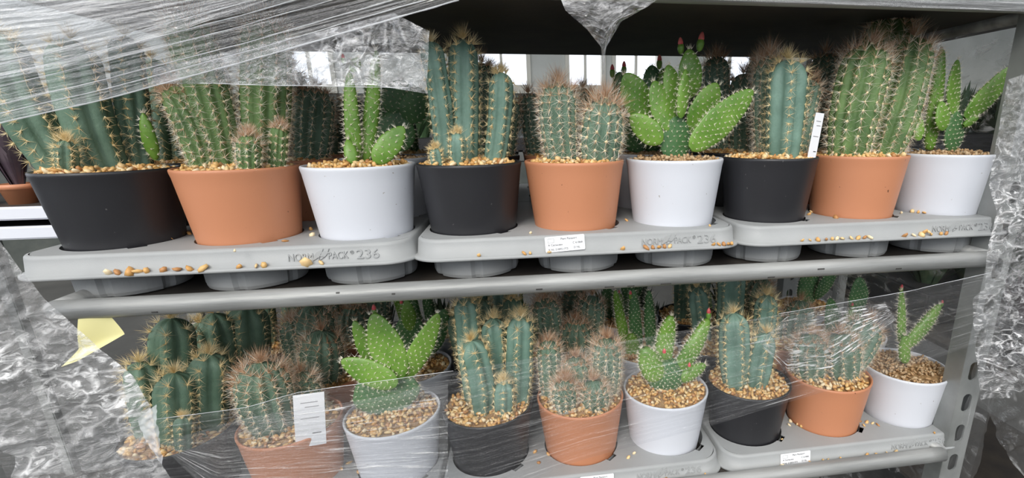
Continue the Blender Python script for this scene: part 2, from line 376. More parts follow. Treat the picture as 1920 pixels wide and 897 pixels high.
def sticker(parent, x, z, rot, w=.050, h=.0195):
    s = link('sticker', curve_fill('sticker', [rrect(-w/2, w/2, -h/2, h/2, .0015, 3)], M['tag'], thick=.0003), parent, (x, -.0797, z)); s.rotation_euler = (PI/2-.12, rot, 0)
    s['label'] = 'white printed plant sticker on the tray front'
    def t(txt, size, px_, py_): link('print', text_mesh('print', txt, size*1.2, M['ink'], .00008), s, (px_, py_, .0004))
    t('Plant Passport', .0030, -.0055, .0050); t('A Cactaceae', .0030, -.0215, -.0020); t('C 61868', .0030, .0095, -.0010)
    t('B NL-218951773', .0030, -.0215, -.0078); t('D NL', .0030, .0105, -.0070)
    link('print', curve_fill('emblem_box', [rrect(-.0215, -.0135, .002, .0075, .0003, 1), rrect(-.0211, -.0139, .0024, .0071, .0003, 1)[::-1]], M['grey_ink'], thick=.00008), s, (0, 0, .0004))
def tray(ix, z, label, row=0, stick=None, text=True):
    cx = potx(ix*3+1); oy = row*.2925
    t = empty('pot_tray', (cx, oy, z), label, 'tray', 'grey six-pot trays on the trolley shelves')
    link('tray_deck', TTOP, t); link('tray_rim', TWALL, t)
    for a in (-S, 0, S):
        for b in (0, S): link('cup', TCUP, t, (a, b, 0))
    if text and row == 0:
        x = .0735; y = -.0788
        for me, dx, dz, ry in ((T_NORM, 0, -.0165, 0), (LEAF, .0325, -.0110, 0), (T_PACK, .0435, -.0160, 0), (T_REG, .0680, -.0110, 0), (T_NUM, .0750, -.0172, 0)):
            k = link('embossed_lettering' if me is not LEAF else 'embossed_emblem', me, t, (x+dx, -.0776-.0022*(-dz-.0035)/.017-.0002, dz)); k.rotation_euler = (PI/2-.12, 0, 0)
    if stick: sticker(t, *stick)
    return t
TNAMES = ['left', 'middle', 'right']
for ix in range(3):
    tray(ix, 0, ['grey tray at the left of the middle shelf under the three leftmost pots', 'grey tray at the centre of the middle shelf with a white sticker on its front', 'grey tray at the right end of the middle shelf with spilled gravel on its lip'][ix], stick=[None, (-.026, -.0095, -.05), None][ix])
    tray(ix, DZ, ['grey tray at the left of the lower shelf behind the crumpled film', 'grey tray at the centre of the lower shelf between two other trays', 'grey tray at the right end of the lower shelf, sticker near its left corner'][ix], stick=[None, (.013, -.0115, 0.), (-.095, -.0115, -.03)][ix])
    for k, z in ((0, 0), (1, DZ)):
        tray(ix, z, 'grey tray standing at the back of the %s shelf on the %s' % (('middle', 'lower')[k], TNAMES[ix]), row=1, text=False)

# ================================================================ POTS, GRAVEL
def pot_profile():
    p = [(0.001, -.0565), (.0478, -.0565), (.0490, -.0550), (.0500, -.050)]
    for t in np.linspace(.05, .93, 12):
        z = -.050+t*(PH+.050); r = .0500+(PR-.0500)*(t**.95); p.append((r-.0002, z))
    p += [(PR-.0003, PH-.005), (PR, PH-.003), (PR-.0001, PH-.0012), (PR-.0009, PH-.0001), (PR-.0022, PH+.0001), (PR-.0032, PH-.0008), (PR-.0036, PH-.003), (PR-.0044, PH-.02), (PR-.006, PH-.035)]
    return p
POT = {k: lathe('pot', pot_profile(), M[k], 72) for k in ('black', 'terracotta', 'white')}
ICO = None
def ico():
    global ICO
    if ICO is None:
        bm = bmesh.new(); bmesh.ops.create_icosphere(bm, subdivisions=1, radius=1)
        ICO = (np.array([v.co[:] for v in bm.verts]), np.array([[v.index for v in f.verts] for f in bm.faces])); bm.free()
    return ICO
def pebble_verts(rng, r):
    V, F = ico()
    q = V*(1+rng.uniform(-.22, .22, (len(V), 1)))*np.array([1.25*rng.uniform(.85, 1.25), rng.uniform(.75, 1.1), rng.uniform(.5, .72)])*r
    a = rng.normal(size=4); a[3] += 1.5; a /= np.linalg.norm(a); x, y, z, w = a
    R_ = np.array([[1-2*(y*y+z*z), 2*(x*y-z*w), 2*(x*z+y*w)], [2*(x*y+z*w), 1-2*(x*x+z*z), 2*(y*z-x*w)], [2*(x*z-y*w), 2*(y*z+x*w), 1-2*(x*x+y*y)]])
    return q@R_.T
def gravel_mesh(seed, mat, n=360, r=.0034, mound=.004):
    rng = np.random.default_rng(seed); Vs = []; Fs = []; o = 0
    _, F = ico(); R0 = PR-.0062
    for k in range(n):
        rad = R0*math.sqrt(rng.uniform(0, 1)); th = rng.uniform(0, 2*PI)
        z = mound*(1-(rad/R0)**2)+rng.uniform(-.0015, .0012)
        Vs.append(pebble_verts(rng, r*rng.uniform(.7, 1.25))+[rad*math.cos(th), rad*math.sin(th), z]); Fs.append(F+o); o += len(Vs[-1])
    nf = n*len(F)
    seg = 32; t = np.linspace(0, 2*PI, seg, endpoint=False)
    rings = [(R0+.0022, -.003), (R0*.7, mound*.5-.003), (R0*.35, mound*.85-.003), (.0005, mound-.003)]
    V2 = np.concatenate([np.stack([a*np.cos(t), a*np.sin(t), np.full(seg, b)], -1) for a, b in rings])
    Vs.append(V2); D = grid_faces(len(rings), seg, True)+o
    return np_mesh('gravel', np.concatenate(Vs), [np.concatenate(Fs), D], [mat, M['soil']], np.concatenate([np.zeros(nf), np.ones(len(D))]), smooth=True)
GRAVEL = [gravel_mesh(11+k, M['pebble'], mound=.005) for k in range(3)]
GRAVEL_DULL = [gravel_mesh(31+k, M['pebble_dull'], r=.0027) for k in range(2)]
PEBBLE = []; PEBBLE_D = []
for k in range(7):
    rng = np.random.default_rng(80+k); V = pebble_verts(rng, .0036)
    PEBBLE.append(np_mesh('pebble', V, ico()[1], [M['pebble']])); PEBBLE_D.append(np_mesh('pebble', V*.85, ico()[1], [M['pebble_dull']]))
GZ = PH-.0035                                                  # gravel level above the tray deck

# ================================================================ CACTI
def tri_spines(O, D, Ln, R):
    """O (n,3) origins, D (n,3) unit directions -> three-sided needles"""
    n = len(O); a = np.cross(D, np.array([.3, .5, .81])); a /= np.linalg.norm(a, axis=1)[:, None]+1e-9; b = np.cross(D, a)
    V = np.empty((n, 4, 3))
    for k in range(3):
        w = 2*PI*k/3; V[:, k] = O+R[:, None]*(math.cos(w)*a+math.sin(w)*b)
    V[:, 3] = O+D*Ln[:, None]
    base = np.arange(n)[:, None]*4
    F = np.concatenate([base+[0, 1, 3], base+[1, 2, 3], base+[2, 0, 3]])
    return V.reshape(-1, 3), F
OCT_V = np.array([[1, 0, 0], [-1, 0, 0], [0, 1, 0], [0, -1, 0], [0, 0, 1], [0, 0, -1]], float)
OCT_F = np.array([[0, 2, 4], [2, 1, 4], [1, 3, 4], [3, 0, 4], [2, 0, 5], [1, 2, 5], [3, 1, 5], [0, 3, 5]])
def tufts(P, r):
    n = len(P); V = P[:, None, :]+OCT_V[None]*np.asarray(r).reshape(-1, 1, 1)
    return V.reshape(-1, 3), (np.arange(n)[:, None, None]*6+OCT_F[None]).reshape(-1, 3)
def spine_object(parent, O, N, spec, tip):
    """needles fanning from areoles O with outward normals N; spec: (count, length, radius, spread, materials, areole_r, areole_mat, crown)"""
    cnt, ln, rad, spread, mats, ar, am, crown = spec
    n = len(O); cn = (cnt*(1+tip*crown[0])).astype(int)
    I = np.repeat(np.arange(n), cn)
    d = RNG.normal(size=(len(I), 3)); Nn = N[I]; d = d-(d*Nn).sum(1)[:, None]*Nn; d /= np.linalg.norm(d, axis=1)[:, None]
    a = RNG.uniform(.0, 1, len(I))**.6*spread
    up = np.array([0, 0, 1.])*(tip[I]*crown[2])[:, None]
    D = Nn*np.cos(a)[:, None]+d*np.sin(a)[:, None]+up; D /= np.linalg.norm(D, axis=1)[:, None]
    Ln = ln*RNG.uniform(.45, 1.2, len(I))*(1+tip[I]*crown[1])
    V1, F1 = tri_spines(O[I], D, Ln, np.full(len(I), rad)*RNG.uniform(.7, 1.2, len(I)))
    V2, F2 = tufts(O+N*ar*.3, ar*RNG.uniform(.7, 1.15, n))
    w = (RNG.uniform(0, 1, len(I)) < np.clip(.25+.6*tip[I], 0, .85)).astype(int) if len(mats) > 1 else np.zeros(len(I), int)
    mi = np.concatenate([np.tile(w, 3), np.full(len(F2), len(mats))])
    me = np_mesh('spines', np.concatenate([V1, V2]), np.concatenate([F1, F2+len(V1)]), list(mats)+[am], mi, smooth=False)
    o = link('spines', me, parent); o['kind'] = 'stuff'; return o
GOLD = lambda q: (int(16*q), .0100, .00029, 1.4, [M['gold'], M['gold']], .0015, M['areole'], (.9, 1.0, .6))
BRUSH = lambda q: (int(18*q), .0110, .00024, 1.45, [M['pale'], M['brown']], .0015, M['areole'], (.9, 1.2, .7))
def cactus_stem(root, rootloc, base, tip, rad, kind, ribs, depth, skin, q=1., bend=0., seed=0, name='cactus_stem', len_mul=1.):
    base = np.asarray(base, float); tip = np.asarray(tip, float); ax = tip-base; L = np.linalg.norm(ax); T0 = ax/L
    side = np.cross(T0, [0, 1., 0]); side /= np.linalg.norm(side)
    cap = min(rad*1.15, L*.6)
    s = np.concatenate([np.linspace(0, L-cap, 22), L-cap+cap*np.sin(np.linspace(0, PI/2, 10)[1:])])
    r = np.ones(len(s))*rad; m_ = s > L-cap
    r[m_] = rad*np.sqrt(np.maximum(0, 1-((s[m_]-(L-cap))/cap)**2.2)); r[-1] = rad*.03
    r *= .80+.20*np.clip(s/(L*.35), 0, 1)**.7
    rs = np.random.default_rng(seed); r *= 1+.025*np.sin(s/rad*1.3+rs.uniform(0, 6))
    tw = rs.uniform(0, 6.28)
    per = 6; nseg = ribs*per; th = np.linspace(0, 2*PI, nseg, endpoint=False)
    g = np.abs(np.cos(ribs*th/2))**.85
    cen = base+ax*(s/L)[:, None]+side*(bend*np.sin(PI*s/L))[:, None]
    tan = np.gradient(cen, axis=0); tan /= np.linalg.norm(tan, axis=1)[:, None]
    A = side-(tan@side)[:, None]*tan; A /= np.linalg.norm(A, axis=1)[:, None]; B = np.cross(tan, A)
    rr = r[:, None]*(1-depth+depth*g[None, :])
    thr = th+tw
    V = cen[:, None, :]+rr[..., None]*(np.cos(thr)[None, :, None]*A[:, None, :]+np.sin(thr)[None, :, None]*B[:, None, :])
    me = np_mesh(name, V.reshape(-1, 3)-rootloc, grid_faces(len(s), nseg, True), [skin])
    o = link(name, me, root)
    # areoles along each crest
    gap = {'gold': .0108, 'brush': .0112 if len_mul > 1.22 else .0088}[kind]; gap = min(gap, L/6)
    ks = np.arange(gap*.6, L-cap*.15, gap); O = []; N = []; tp = []
    for kr in range(ribs):
        off = rs.uniform(0, gap*.5)
        for kk in ks:
            u = min(kk+off, L*.999); i = np.searchsorted(s, u)-1; f = (u-s[i])/(s[i+1]-s[i])
            c_ = cen[i]*(1-f)+cen[i+1]*f; ra = r[i]*(1-f)+r[i+1]*f; dr = (r[i+1]-r[i])/(s[i+1]-s[i])
            d_ = math.cos(2*PI*kr/ribs+tw)*A[i]+math.sin(2*PI*kr/ribs+tw)*B[i]
            nn = d_-tan[i]*dr; nn /= np.linalg.norm(nn)
            O.append(c_+d_*ra); N.append(nn); tp.append(np.clip((u-(L-cap*1.1))/(cap*1.1), 0, 1))
    # apex tuft
    for k in range(5):
        d_ = np.array([rs.normal(), rs.normal(), rs.normal()]); d_ = d_*.35+tan[-1]*1; d_ /= np.linalg.norm(d_)
        O.append(cen[-1]+d_*rad*.05); N.append(d_); tp.append(1.)
    spec = list((GOLD if kind == 'gold' else BRUSH)(q)); spec[1] *= len_mul*min(1, max(.5, rad/.019)); spec[0] = max(3, spec[0]); spec[5] *= 1.45 if kind == 'brush' and len_mul > 1.22 else 1; spec[2] *= 1 if q > .9 else 1.3
    spine_object(o, np.array(O)-rootloc, np.array(N), spec, np.array(tp))
    return o
def pear_pad(root, rootloc, base, tip, width, yaw=0., skin=None, slim=False, seed=0, q=1., bud=False):
    base = np.asarray(base, float); tip = np.asarray(tip, float); ax = tip-base; L = np.linalg.norm(ax); T0 = ax/L
    side = np.cross(T0, [0, 1., 0]); side /= np.linalg.norm(side); nor = np.cross(T0, side)
    c_, s_ = math.cos(yaw), math.sin(yaw); side, nor = side*c_+nor*s_, nor*c_-side*s_
    Wd = width/max(.55, abs(c_)); hw = Wd/2
    rs = np.random.default_rng(seed)
    t = 1-np.cos(np.linspace(0, PI, 22)); t = t/2; t[0] = .004; t[-1] = .998
    prof = np.sin(PI*t**(.84 if not slim else .7))**(.52 if not slim else .38); prof = np.maximum(prof, .06)
    prof = prof/prof.max(); prof[0] = .3
    thick = (.17 if not slim else .62)*Wd
    thick = max(thick, .0075)
    m = 28; th = np.linspace(0, 2*PI, m, endpoint=False)
    bow = nor[None]*(.05*L*np.sin(PI*t))[:, None]*rs.uniform(-1, 1)
    cen = base+ax*t[:, None]+bow
    wob = 1+.02*np.sin(t*14+rs.uniform(0, 6))
    cw = hw*prof*wob; ct = thick/2*prof**.55
    V = cen[:, None]+(cw[:, None]*np.cos(th))[..., None]*side+(ct[:, None]*(np.sign(np.sin(th))*np.abs(np.sin(th))**.85))[..., None]*nor
    o = link('pad', np_mesh('pad', V.reshape(-1, 3)-rootloc, grid_faces(len(t), m, True), [skin or M['pear']]), root)
    O = []; N = []; tp = []; gap = .0080 if not slim else .0068
    ny = max(3, int(L/gap*1.25)); pr_ = np.interp
    for i in range(1, ny):
        tt = i/ny; w_ = pr_(tt, t, cw); h_ = pr_(tt, t, ct); cc = base+ax*tt+nor*0
        cc = np.array([np.interp(tt, t, cen[:, k]) for k in range(3)])
        nx = max(1, int(2*w_/gap)); 
        for j in range(-nx, nx+1):
            if (i+j) % 2: continue
            f = j/(nx+.3)
            if abs(f) > 1: continue
            for sg in (-1, 1):
                y = h_*max(0, 1-f*f)**.45*sg; nn = nor*sg*(1-f*f)**.5+side*f*.9+T0*.25; nn /= np.linalg.norm(nn)
                O.append(cc+side*w_*f+nor*y); N.append(nn); tp.append(0.)
        for sg in (-1, 1): O.append(cc+side*w_*sg); N.append(side*sg*.9+T0*.3); tp.append(.2)
    for k in range(4): O.append(tip+side*hw*.25*rs.uniform(-1, 1)); N.append(T0); tp.append(.7)
    N = np.array(N); N /= np.linalg.norm(N, axis=1)[:, None]
    spec = (int(4*q)+1, .0058 if not slim else .0072, .00025, 1.0, [M['pale'], M['pale']], .00098, M['areole_white'], (.6, .4, .2))
    spine_object(o, np.array(O)-rootloc, N, spec, np.array(tp))
    return o
def bud(root, rootloc, p, size, lean=0, seed=0):
    pr_ = [(.0001, -.2), (.30, 0), (.42, .35), (.46, .7), (.40, 1.0), (.34, 1.12)]
    pet = [(.34, 1.1), (.37, 1.3), (.30, 1.6), (.17, 1.9), (.001, 2.05)]
    s = size
    a = link('flower_bud', lathe('flower_bud', [(x*s, z*s) for x, z in pr_], M['pear'], 16), root, tuple(np.asarray(p)-rootloc)); a.rotation_euler = (0, lean, 0)
    b = link('petals', lathe('petals', [(x*s, z*s) for x, z in pet], M['red'], 12), a); b['label'] = 'pinkish red closed petals'

def tagcard(root, rootloc, u0, v0, u1, v1, wpx, Y, rot=0.):
    """plant label from pixel (u0,v0) foot to (u1,v1) head"""
    a = at(u0, v0, Y=Y); b = at(u1, v1, Y=Y); w = wpx*px_size(a); L = np.linalg.norm(b-a)
    th = math.atan2(b[0]-a[0], b[2]-a[2])
    me = box_mesh('plant_label', -w/2, w/2, -.0003, .0003, -.012, L, M['tag'], .0002)
    o = link('plant_label', me, root, tuple(a-rootloc)); o.rotation_euler = (0, th, rot); o['label'] = 'white plastic plant label'
    for k, (fx, fz, fw) in enumerate(((.0, .80, .55), (.08, .70, .45), (.0, .45, .6), (.2, .1, .3))):
        link('print', box_mesh('print', w*(fx-fw/2), w*(fx+fw/2), -.0005, -.0003, L*fz, L*fz+.0011, M['grey_ink'] if k < 3 else M['ink']), o)

# spec letters: G gold ribbed column, B brush-spined column, P flat pad, Q slim pad, R bud, T plant label
# G/B: (kind, u_base, dy, u_tip, v_tip, width_px, dy_tip, bend_mm)   base stands on the gravel at depth offset dy
# P/Q: (kind, u0, v0, u1, v1, width_px, dy, yaw, old)                 both ends given in pixels at depth offset dy
NPEB = 46
def plant(ix, row, shelf, colour, label, parts, q=1., skin_g='blue', skin_b='teal', dull=False, ribs_g=6, ribs_b=12, name=None, pebbles=NPEB, group=None):
    z0 = 0 if shelf == 0 else DZ
    loc = np.array([potx(ix)+JIT.get((shelf, row, ix), 0), row*S if row < 2 else .2925+(row-2)*S, z0])
    pear = any(p[0] in 'PQ' for p in parts)
    t = empty(name or ('potted_prickly_pear' if pear else 'potted_cactus'), loc, label, 'prickly pear' if pear else 'cactus', group)
    link('pot', POT[colour], t)
    seed = ix+10*row+100*shelf
    g = link('gravel', (GRAVEL_DULL[seed % 2] if dull else GRAVEL[seed % 3]), t, (0, 0, GZ)); g.rotation_euler = (0, 0, seed*1.7); g['kind'] = 'stuff'
    rg = np.random.default_rng(seed)
    for k in range(pebbles):
        rad = (PR-.0085)*math.sqrt(rg.uniform(.12, 1)); th = rg.uniform(-PI, 0) if rg.uniform() < .8 else rg.uniform(0, PI)
        pb = link('pebble', (PEBBLE_D if dull else PEBBLE)[k % 7], t, (rad*math.cos(th), rad*math.sin(th), GZ+.0022+.005*(1-(rad/PR)**2)+rg.uniform(0, .0012)))
        pb.rotation_euler = (rg.uniform(-.4, .4), rg.uniform(-.4, .4), rg.uniform(0, 6.3)); s_ = rg.uniform(.75, 1.15); pb.scale = (s_, s_, s_)
    for n, p in enumerate(parts):
        k = p[0]; sd = seed*37+n
        if k in 'GB':
            _, ub, dy, ut, vt, w, dyt, bend = p[:8]
            b = at_uz(ub, loc[1]+dy, z0+GZ-.002); tp_ = at(ut, vt, Y=loc[1]+dyt); rad = w*px_size((b+tp_)/2)/2
            d_ = math.hypot(b[0]-loc[0], b[1]-loc[1])
            if d_+rad*.7 > PR-.006:                            # keep the foot inside the pot
                f = max(.0, (PR-.006-rad*.7))/d_; b[0] = loc[0]+(b[0]-loc[0])*f; b[1] = loc[1]+(b[1]-loc[1])*f
            if k == 'G': cactus_stem(t, loc, b, tp_, rad, 'gold', ribs_g if w > 32 else 5, .30, M[skin_g], q, bend*.001, sd, len_mul=p[8] if len(p) > 8 else 1)
            else: cactus_stem(t, loc, b, tp_, rad, 'brush', ribs_b if w > 45 else 10, .17, M[skin_b], q, bend*.001, sd, len_mul=p[8] if len(p) > 8 else 1)
        elif k in 'PQ':
            _, u0, v0, u1, v1, w, dy, yaw, old = p
            a = at(u0, v0, Y=loc[1]+dy); b = at(u1, v1, Y=loc[1]+dy*.7)
            pear_pad(t, loc, a, b, w*px_size(a), yaw, M['pear_old'] if old else M['pear'], k == 'Q', sd, q)
        elif k == 'R': bud(t, loc, at(p[1], p[2], Y=loc[1]+p[4]), p[3]*px_size(loc)*.5, p[5] if len(p) > 5 else 0)
        elif k == 'T': tagcard(t, loc, *p[1:])
    return t
JIT = {(0, 0, 0): .0015, (0, 0, 4): -.003, (0, 0, 5): -.0038, (0, 0, 8): .0043, (1, 0, 1): .0025, (1, 0, 5): -.0043, (1, 0, 6): -.001, (1, 0, 8): .0034}
GF0 = 'front row of potted cacti on the middle shelf'; GF1 = 'front row of potted cacti on the lower shelf'
plant(0, 0, 0, 'black', 'leftmost black pot of the middle shelf, tall dull columns behind streaky film', [
    ('G', 92, -.005, -8, 62, 74, .0, 8), ('G', 205, .0, 132, 74, 78, .0, 6), ('G', 262, .03, 234, 68, 52, .03, 0), ('G', 128, -.035, 124, 264, 34, -.035, 0, 1.3),
    ('P', 292, 300, 268, 212, 22, .02, .3, 0)], skin_g='teal', group=GF0)
plant(1, 0, 0, 'terracotta', 'leftmost terracotta pot of the middle shelf with tall bristly green columns', [
    ('B', 385, -.012, 322, 162, 54, -.01, -5, .9), ('B', 425, .0, 340, 20, 74, .0, -3), ('B', 497, .015, 500, 34, 82, .02, 0), ('B', 468, -.042, 467, 254, 40, -.042, 0), ('B', 522, -.02, 525, 236, 30, -.02, 0)], skin_b='green', group=GF0)
plant(2, 0, 0, 'white', 'leftmost white pot of the middle shelf with two thin upright pads', [
    ('Q', 668, 303, 655, 135, 27, -.01, 0, 0), ('Q', 686, 303, 706, 95, 27, -.005, 0, 0), ('P', 703, 306, 757, 238, 42, -.035, .1, 0), ('P', 662, 308, 652, 262, 22, -.03, .3, 0), ('P', 660, 135, 672, 108, 20, -.01, .2, 0), ('R', 645, 120, 16, -.012), ('P', 690, 306, 690, 262, 28, .0, .4, 1)], group=GF0)
plant(3, 0, 0, 'black', 'black pot on the middle shelf with three spiny blue-green columns and small pups', [
    ('G', 835, .0, 806, 78, 41, .0, -4), ('G', 872, .008, 868, 74, 54, .01, 0), ('G', 925, .005, 940, 136, 44, .005, -3), ('G', 859, -.042, 857, 250, 32, -.042, 0), ('G', 822, -.035, 816, 278, 24, -.035, 0)], group=GF0)
plant(4, 0, 0, 'terracotta', 'terracotta pot mid middle shelf, above the sticker, with two bristly rounded columns', [
    ('B', 1058, .0, 1047, 156, 70, .0, 3, 1.1), ('B', 1122, -.02, 1136, 186, 76, -.02, 0, 1.25)], group=GF0, ribs_b=13)
plant(5, 0, 0, 'white', 'white pot with spreading bright prickly pear topped by two pink buds, middle shelf', [
    ('P', 1265, 302, 1270, 218, 62, .0, .1, 1), ('P', 1240, 268, 1182, 216, 44, -.01, -.2, 0), ('P', 1258, 245, 1226, 152, 50, .0, .3, 0), ('P', 1215, 222, 1172, 138, 58, .02, .1, 0),
    ('P', 1275, 220, 1252, 122, 44, .01, .3, 0), ('P', 1276, 222, 1286, 130, 26, -.01, .5, 0), ('P', 1292, 185, 1292, 92, 50, .02, .2, 0), ('P', 1296, 250, 1345, 156, 58, .01, .2, 0),
    ('P', 1294, 280, 1412, 170, 60, -.02, .15, 0), ('R', 1277, 100, 26, .02, -.1), ('R', 1311, 94, 30, .02, .15)], dull=True, group=GF0)
plant(6, 0, 0, 'black', 'black pot on the middle shelf with stout pale blue column and white label', [
    ('G', 1466, -.012, 1477, 112, 72, -.01, 0), ('B', 1510, .018, 1520, 150, 44, .018, 0), ('B', 1440, .035, 1444, 104, 58, .035, 0, 1.2), ('T', 1522, 293, 1539, 212, 20, -.045, .2)], group=GF0)
plant(7, 0, 0, 'terracotta', 'rightmost terracotta pot of the middle shelf with thick shaggy leaning columns', [
    ('B', 1588, -.01, 1634, 84, 87, -.01, 5, 1.25), ('B', 1656, .0, 1714, 70, 80, .0, -4, 1.15), ('B', 1640, .045, 1674, 26, 80, .045, 0, 1.1)], skin_b='green', group=GF0)
plant(8, 0, 0, 'white', 'rightmost white pot of the middle shelf with oval prickly pear pads', [
    ('P', 1785, 285, 1792, 208, 50, .0, .2, 1), ('P', 1790, 218, 1795, 112, 38, .0, .3, 0), ('Q', 1742, 282, 1766, 92, 28, .01, 0, 0), ('P', 1768, 245, 1764, 190, 36, -.01, .2, 0),
    ('P', 1808, 222, 1903, 124, 44, .0, .1, 0), ('P', 1806, 236, 1834, 220, 16, -.005, .2, 0), ('P', 1722, 264, 1718, 212, 27, -.02, .1, 0)], dull=True, group=GF0)
# lower shelf, front row
plant(0, 0, 1, 'black', 'leftmost black pot of the lower shelf, clumped columns behind crumpled film', [
    ('G', 335, -.025, 328, 700, 66, -.025, 0), ('G', 285, .0, 262, 680, 58, .0, 0), ('G', 330, .03, 322, 598, 72, .03, 0), ('G', 392, .0, 392, 664, 66, .0, 0), ('G', 346, -.048, 343, 782, 30, -.048, 0)], skin_g='teal', group=GF1)
plant(1, 0, 1, 'terracotta', 'terracotta pot on the lower shelf with a leaning bristly column and a tilted white label', [
    ('B', 520, -.015, 488, 682, 90, -.015, 4, 1.1), ('B', 590, .02, 562, 700, 50, .02, 0), ('T', 583, 822, 578, 740, 50, -.05, .3)], group=GF1, ribs_b=13)
plant(2, 0, 1, 'white', 'white pot on the lower shelf with broad prickly pear pads above film edge', [
    ('P', 735, 775, 712, 690, 116, .0, .1, 1), ('P', 750, 712, 700, 588, 60, -.01, .1, 0), ('P', 745, 722, 640, 676, 50, -.02, .1, 0), ('P', 758, 712, 822, 588, 40, .0, .3, 0), ('P', 705, 690, 664, 602, 30, .01, .2, 0), ('R', 703, 592, 20, .0)], group=GF1)
plant(3, 0, 1, 'black', 'black pot on the lower shelf with five spiny blue columns and bright gravel', [
    ('G', 906, -.018, 884, 640, 52, -.02, -4), ('G', 890, .02, 872, 560, 46, .02, 0), ('G', 935, .012, 925, 598, 46, .012, 0), ('G', 972, .0, 976, 594, 52, .0, 0), ('G', 944, -.028, 945, 714, 38, -.028, 0)], group=GF1)
plant(4, 0, 1, 'terracotta', 'terracotta pot on the lower shelf with five small bristly globes', [
    ('B', 1060, -.03, 1058, 714, 46, -.03, 0), ('B', 1116, -.032, 1112, 716, 58, -.032, 0), ('B', 1082, .0, 1080, 672, 54, .0, 0), ('B', 1136, .0, 1138, 636, 54, .0, 0, 1.2), ('B', 1034, .01, 1028, 640, 44, .01, 0)], group=GF1)
plant(5, 0, 1, 'white', 'white pot on the lower shelf with knobbly slim pads and small red buds', [
    ('Q', 1252, 728, 1244, 672, 70, .0, 0, 1), ('Q', 1232, 712, 1206, 652, 44, -.01, 0, 0), ('Q', 1240, 690, 1258, 592, 36, .0, 0, 0), ('Q', 1268, 700, 1328, 598, 34, .0, 0, 0), ('Q', 1276, 712, 1322, 684, 28, -.01, 0, 0),
    ('R', 1245, 672, 18, -.03), ('R', 1292, 696, 16, -.03), ('R', 1328, 598, 20, .0)], group=GF1)
plant(6, 0, 1, 'black', 'black pot on the lower shelf with two pale blue columns and pale gravel', [
    ('G', 1378, -.01, 1376, 588, 56, -.01, 0), ('G', 1418, -.02, 1437, 626, 46, -.02, 2), ('G', 1428, .035, 1438, 554, 40, .035, 0, 1.2)], group=GF1)
plant(7, 0, 1, 'terracotta', 'rightmost terracotta pot of the lower shelf under glinting streaked film', [
    ('B', 1520, .0, 1518, 628, 64, .0, 0), ('B', 1578, -.01, 1574, 628, 70, -.01, 0), ('B', 1616, .03, 1632, 600, 66, .03, 0)], group=GF1)
plant(8, 0, 1, 'white', 'rightmost white pot of the lower shelf with thin wiry green arms', [
    ('Q', 1697, 680, 1695, 630, 22, .0, 0, 0), ('Q', 1698, 650, 1762, 572, 27, .0, 0, 0), ('Q', 1690, 645, 1690, 545, 16, .01, 0, 0), ('R', 1689, 548, 14, .01), ('R', 1765, 575, 12, .0)], group=GF1, dull=True)

# second rows, right behind the front ones
GS0 = 'second row of potted cacti on the middle shelf'; GS1 = 'second row of potted cacti on the lower shelf'
ref0 = ['leftmost black pot', 'leftmost terracotta pot', 'leftmost white pot', 'black pot of three columns', 'terracotta pot above the sticker', 'two pink buds', 'stout column with label', 'rightmost terracotta pot', 'rightmost white pot']
col = ['black', 'terracotta', 'white']
rows2_top = {
 0: [('G', 315, .0, 285, 110, 56, 0, 0), ('G', 355, .0, 350, 100, 60, 0, 0), ('G', 392, 0, 405, 120, 50, 0, 0)],
 1: [('B', 510, .0, 505, 112, 60, 0, 0), ('B', 582, .0, 592, 165, 66, 0, 0), ('B', 545, .03, 548, 130, 50, .03, 0)],
 2: [('P', 740, 285, 745, 205, 70, 0, .1, 1), ('P', 745, 220, 755, 150, 62, 0, .2, 1), ('P', 710, 280, 695, 170, 40, 0, .2, 1), ('P', 765, 230, 790, 165, 50, .0, .2, 1)],
 3: [('B', 905, 0, 903, 118, 48, 0, 0), ('B', 850, .02, 846, 180, 40, .02, 0), ('B', 945, 0, 958, 185, 40, 0, 0)],
 4: [('B', 1045, 0, 1042, 160, 56, 0, 0), ('B', 1008, .02, 990, 175, 42, .02, 0), ('B', 1092, .02, 1092, 165, 50, .02, 0)],
 5: [('P', 1200, 285, 1180, 200, 60, 0, .1, 1), ('P', 1180, 205, 1160, 135, 50, 0, .1, 1), ('P', 1225, 200, 1222, 122, 45, 0, .2, 1), ('P', 1222, 285, 1226, 192, 60, .01, .1, 1), ('R', 1148, 144, 20, 0), ('R', 1170, 138, 20, 0), ('R', 1236, 128, 22, 0), ('P', 1250, 200, 1245, 128, 40, 0, .3, 0), ('P', 1250, 280, 1262, 190, 50, 0, .3, 1)],
 6: [('B', 1392, 0, 1394, 138, 50, 0, 0), ('B', 1345, .02, 1342, 106, 50, .02, 0), ('B', 1405, .03, 1425, 110, 44, .03, 0)],
 7: [('B', 1540, .0, 1548, 100, 58, 0, 0), ('B', 1480, .02, 1476, 130, 56, .02, 0)],
 8: [('P', 1672, 285, 1700, 160, 50, 0, .3, 1), ('P', 1690, 280, 1742, 140, 44, 0, .2, 1), ('P', 1620, 285, 1612, 190, 50, 0, .2, 1)]}
for ix in range(9):
    plant(ix, 1, 0, col[ix % 3], '%s second-row pot of the middle shelf, behind the %s' % (col[ix % 3], ref0[ix]), rows2_top[ix], q=.6, skin_g='teal', skin_b='teal', dull=(ix % 3 == 2), pebbles=0, group=GS0)
ref1 = ['leftmost black pot', 'pot with tilted label', 'broad prickly pear pads', 'five spiny blue columns', 'five bristly globes', 'knobbly slim pads', 'two pale blue columns', 'glinting film patch', 'thin wiry green arms']
